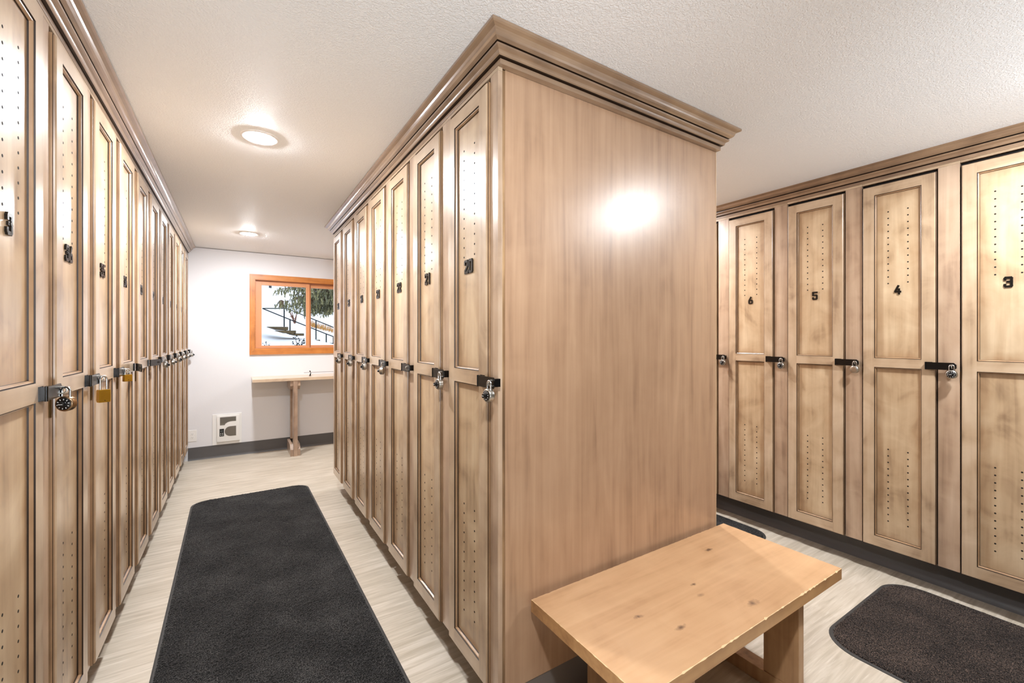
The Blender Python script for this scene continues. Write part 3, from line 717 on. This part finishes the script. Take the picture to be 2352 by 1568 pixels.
for dz in (.020, -.020):
    m = MB(); m.box(-.017, .017, -.0085, -.005, dz-.0145, dz+.0145, 0, bev=.001)
    for dx in (-.007, .007): m.box(dx-.001, dx+.001, -.0088, -.0083, dz+.001, dz+.009, 1)
    m.lathe([(.0022, -.0088), (.0022, -.0080)], (0, 0, dz-.007), (0, 1, 0), 10, 1); m.build('socket', [WHITE, DARK], t)

# ------------------------------------------------------------ outdoors: snowy slope, timber steps, railing, trees
SNOW, nts, bs = newmat('snow'); bs.inputs['Base Color'].default_value = lin((240, 243, 250)); bs.inputs['Roughness'].default_value = .7
tc = N(nts, 'ShaderNodeTexCoord'); sn = N(nts, 'ShaderNodeTexNoise'); sn.inputs['Scale'].default_value = .9; sn.inputs['Detail'].default_value = 5
bp = N(nts, 'ShaderNodeBump'); bp.inputs['Strength'].default_value = .5; bp.inputs['Distance'].default_value = .25
nts.links.new(tc.outputs['Object'], sn.inputs['Vector']); nts.links.new(sn.outputs['Fac'], bp.inputs['Height']); nts.links.new(bp.outputs['Normal'], bs.inputs['Normal'])
def ground(x, y):
    base = -.3+(y-7)*.105 if y < 24 else -.3+17*.105+(y-24)*.24
    side = -.10*(x-3)*max(0, min(1, (y-10)/8))
    return base+side+.18*math.sin(x*.7+y*.3)*min(1, (y-7)/8)+.07*math.sin(x*1.9-y*.8)
m = MB(); nx, ny = 60, 90
for j in range(ny+1):
    for i in range(nx+1):
        y = 6.80+(j/ny)**1.6*75; x = 3+(i/nx-.5)*(20+(y-6)*1.5); m.v.append((x, y, ground(x, y)))
for j in range(ny):
    for i in range(nx): a = j*(nx+1)+i; m.quad((a, a+1, a+nx+2, a+nx+1))
o = m.build('snow_slope', SNOW, smooth=True, fixn=False); struct(o)
def at(px, py, Y):
    c, s = math.cos(.5666), math.sin(.5666); r = (px-1176)/993.5; d = (774.4-py)/993.5
    k = Y/(c-r*s); return Vector((k*(r*c+s), Y, CAMH+k*d))
def A(zx, zy, Y): return at(560+zx/7.84, 620+zy/7.84, Y)      # a place read from the close-up of the window
TIMBER = wood('weathered_timber', (120, 100, 66), (94, 78, 50), (60, 48, 32), 'X', rough=.8, coat=0, vary=.2)
YS = 21.0
t = thing('timber_steps', 'dark timber steps half buried in the snow outside the window', 'steps')
for (xa, xb, ya, yb) in ((430, 800, 1022, 1078), (580, 940, 1088, 1140), (800, 1085, 1140, 1182), (1300, 1375, 1255, 1300), (1400, 1535, 1318, 1345)):
    a = A(xa, yb, YS); c = A(xb, ya, YS); m = MB()
    m.prism([(a.x, c.z), (c.x, c.z), (c.x, a.z), (a.x+.45*(c.x-a.x), a.z+.02)], YS, YS+1.1); m.build('step_timber', TIMBER, t)
IRON = plain('black_iron_rail', (22, 28, 30), .5, .4)
t = thing('stair_railing', 'black metal stair railing climbing the snowy bank outside', 'railing')
def rail(pts, Y, r=.022, name='handrail'):
    m = MB(); m.tube([A(x, y, Y) for x, y in pts], r, 8); m.build(name, IRON, t, smooth=True)
rail([(335, 690), (770, 690), (1110, 828), (1610, 1030), (1900, 1150)], YS+1.2)
rail([(335, 690), (715, 845), (1110, 1000), (1480, 1148), (1620, 1200), (1900, 1310)], YS+.1)
for (x, ya, yb, Y) in ((727, 690, 1020, YS+1.2), (832, 895, 1165, YS+.1), (1300, 905, 1260, YS+1.2), (1485, 1150, 1330, YS+.1), (1612, 1195, 1330, YS+.1)): rail([(x, ya), (x, yb)], Y, .026, 'rail_post')
rail([(1410, 1320), (1700, 1318)], YS+.1, .018)
# spruce
t = thing('spruce_tree', 'dark green spruce with drooping boughs outside the right window sash', 'tree')
NEED = plain('spruce_needles', (138, 134, 96), .8); NEED2 = plain('spruce_needles_dark', (100, 100, 76), .8); BARK = plain('spruce_bark', (92, 70, 54), .9)
rg = random.Random(11); TY = 17.0; top = A(2050, -500, TY)
m = MB(); gz = ground(A(2050, 600, TY).x, TY); m.tube([(top.x, TY, gz-.1), (top.x, TY, 3.5), (top.x, TY, 7.5)], .28, 12, r1=.08); m.build('trunk', BARK, t, smooth=True)
fol, fol2, br = MB(), MB(), MB()
def bough(p0, p1, droop, dens):
    n = 14; pts = []
    for k in range(n+1):
        u = k/n; p = p0.lerp(p1, u); p.z += droop*math.sin(u*PI)*.5; pts.append(p)
    br.tube(pts, .03, 5, r1=.006)
    for k in range(2, n+1):
        u = k/n
        for _ in range(dens):
            c = pts[k]+Vector((rg.uniform(-.16, .16), rg.uniform(-.45, .45), rg.uniform(-.06, .06)))
            L = rg.uniform(.10, .32)*(1.25-u*.5); F_ = fol if rg.random() < .5 else fol2
            d = Vector((rg.uniform(-.5, .35), rg.uniform(-.4, .4), -1)).normalized()*L
            for q in range(4):
                w = Vector((rg.uniform(-1, 1), rg.uniform(-1, 1), rg.uniform(-.3, .3))).normalized()*rg.uniform(.02, .045); b0 = len(F_.v)
                s0 = c+d*(q/4); s1 = c+d*((q+1.3)/4)
                F_.v += [tuple(s0-w), tuple(s0+w), tuple(s1+w*.3), tuple(s1-w*.3)]; F_.quad((b0, b0+1, b0+2, b0+3))
T0 = A(2050, 330, TY)
for (sx, sy, ex, ey, dr) in ((2050, 250, 580, 370, .25), (2050, 300, 860, 330, .1), (2050, 400, 640, 590, .3), (2050, 430, 850, 470, .1), (2050, 520, 830, 640, .2), (2050, 560, 1000, 700, .1), (2050, 600, 1180, 730, .1),
                         (2050, 420, 1150, 420, .1), (2050, 350, 1050, 520, 0), (2050, 500, 1250, 560, .1), (2050, 380, 1200, 380, .0), (2050, 600, 1300, 660, .1), (2050, 650, 1420, 720, .1), (2050, 480, 1100, 600, .1), (2050, 450, 1350, 470, 0), (2050, 300, 1250, 300, 0), (2050, 350, 1400, 520, 0)):
    for rep in range(2):
        bough(A(sx, sy+rg.uniform(-30, 30), TY+rg.uniform(-.2, .2)), A(ex+rg.uniform(-30, 60), ey+rg.uniform(-25, 25), TY+rg.uniform(-.7, .7)), dr, 5)
f_ = fol.build('foliage', NEED, t, fixn=False); f_['kind'] = 'stuff'; f_ = fol2.build('foliage', NEED2, t, fixn=False); f_['kind'] = 'stuff'; br.build('bough', BARK, t, smooth=True)
# marker post on the far slope
t = thing('marker_post', 'dark post with an orange foot band on the distant snow', 'post')
a = A(476, 616, 40); m = MB(); m.lathe([(.10, -.3), (.10, 7)], (a.x, 40, a.z), (0, 0, 1), 12); m.build('pole', plain('dark_post', (64, 60, 62), .6), t)
m = MB(); m.lathe([(.15, .1), (.15, .5)], (a.x, 40, a.z), (0, 0, 1), 12); m.build('band', plain('orange_band', (232, 96, 40), .5), t)
m = MB(); m.box(a.x-.30, a.x+.35, 39.85, 39.88, a.z+1.85, a.z+2.1); m.build('arm', plain('yellow_arm', (216, 176, 60), .5), t)
# dead grass, bare bush, sapling
t = thing('dry_grass', 'golden dry grass poking out of the snow beyond the railing', 'grass'); GR = plain('straw', (200, 150, 84), .9)
m = MB()
for k in range(420):
    u = rg.random(); x = 1190+u*560; y = 1000+u*150+rg.uniform(-12, 25); Y = YS+1.6+rg.random()*1.2; p = A(x, y, Y); h = rg.uniform(.12, .42); w = .008
    d = Vector((rg.uniform(-.12, .12), 0, h)); b0 = len(m.v); m.v += [(p.x-w, p.y, p.z), (p.x+w, p.y, p.z), tuple(p+d)]; m.quad((b0, b0+1, b0+2))
tag(t, 'golden dry grass poking out of the snow beyond the railing', 'grass'); g = m.build('grass_blades', GR, t, fixn=False); g['kind'] = 'stuff'
def twigs(name, label, cat, root, tips, r0, mat, leaf=0, n=3):
    t = thing(name, label, cat); m = MB(); lf = MB()
    for tp in tips:
        k = 6; pts = []
        for i in range(k+1): u = i/k; p = root.lerp(tp, u); p += Vector((rg.uniform(-1, 1), rg.uniform(-1, 1), rg.uniform(-1, 1)))*(root-tp).length*.03; pts.append(p)
        m.tube(pts, r0, 5, r1=r0*.3)
        for q in range(n*2):
            b = pts[rg.randint(1, k)]; e = b+Vector((rg.uniform(-.3, .3), rg.uniform(-.2, .2), rg.uniform(.0, .3)))*(root-tp).length*.45; m.tube([b, e], r0*.4, 4, r1=r0*.2)
            if leaf:
                for z in range(3):
                    c = b.lerp(e, rg.uniform(.3, 1)); s_ = leaf*rg.uniform(.6, 1.2); b0 = len(lf.v); d = Vector((rg.uniform(-1, 1), rg.uniform(-.4, .4), rg.uniform(-1, 1)))*s_; e2 = Vector((d.z, 0, -d.x))
                    lf.v += [tuple(c-d), tuple(c+e2*.5), tuple(c+d), tuple(c-e2*.5)]; lf.quad((b0, b0+1, b0+2, b0+3))
    m.build('twigs', mat, t)
    if leaf: q = lf.build('leaves', mat, t, fixn=False); q['kind'] = 'stuff'
DK = plain('dark_twig', (26, 26, 24), .8)
YN = 9.5
twigs('bare_shrub', 'dark leafy shrub poking above the sill in the left window sash', 'shrub', A(1010, 1450, YN), [A(900, 1170, YN), A(985, 1200, YN-.1), A(1060, 1270, YN), A(870, 1300, YN+.1), A(1090, 1250, YN)], .008, DK, .018, 4)
twigs('bare_shrub', 'small dark twigs at the lower left corner of the window', 'shrub', A(440, 1440, YN), [A(400, 1300, YN), A(470, 1320, YN), A(350, 1330, YN)], .006, DK, .012, 2)
twigs('sapling', 'thin reddish bare sapling behind the stair railing', 'tree', A(915, 960, YS+3), [A(870, 770, YS+3), A(820, 720, YS+3), A(960, 760, YS+3)], .05, plain('red_twig', (120, 78, 60), .8), 0, 4)
a = A(676, 690, YS+1.2)
t = thing('bird_feeder', 'small brown wooden box perched on the upper handrail outside', 'feeder', (a.x, a.y, a.z))
m = MB(); m.box(-.09, .09, -.09, .09, .035, .30); m.build('box', TIMBER, t)
m = MB(); m.lathe([(.11, .30), (.11, .33), (.03, .38)], (0, 0, 0), (0, 0, 1), 12); m.build('roof', BARK, t)
bpy.context.view_layer.update()
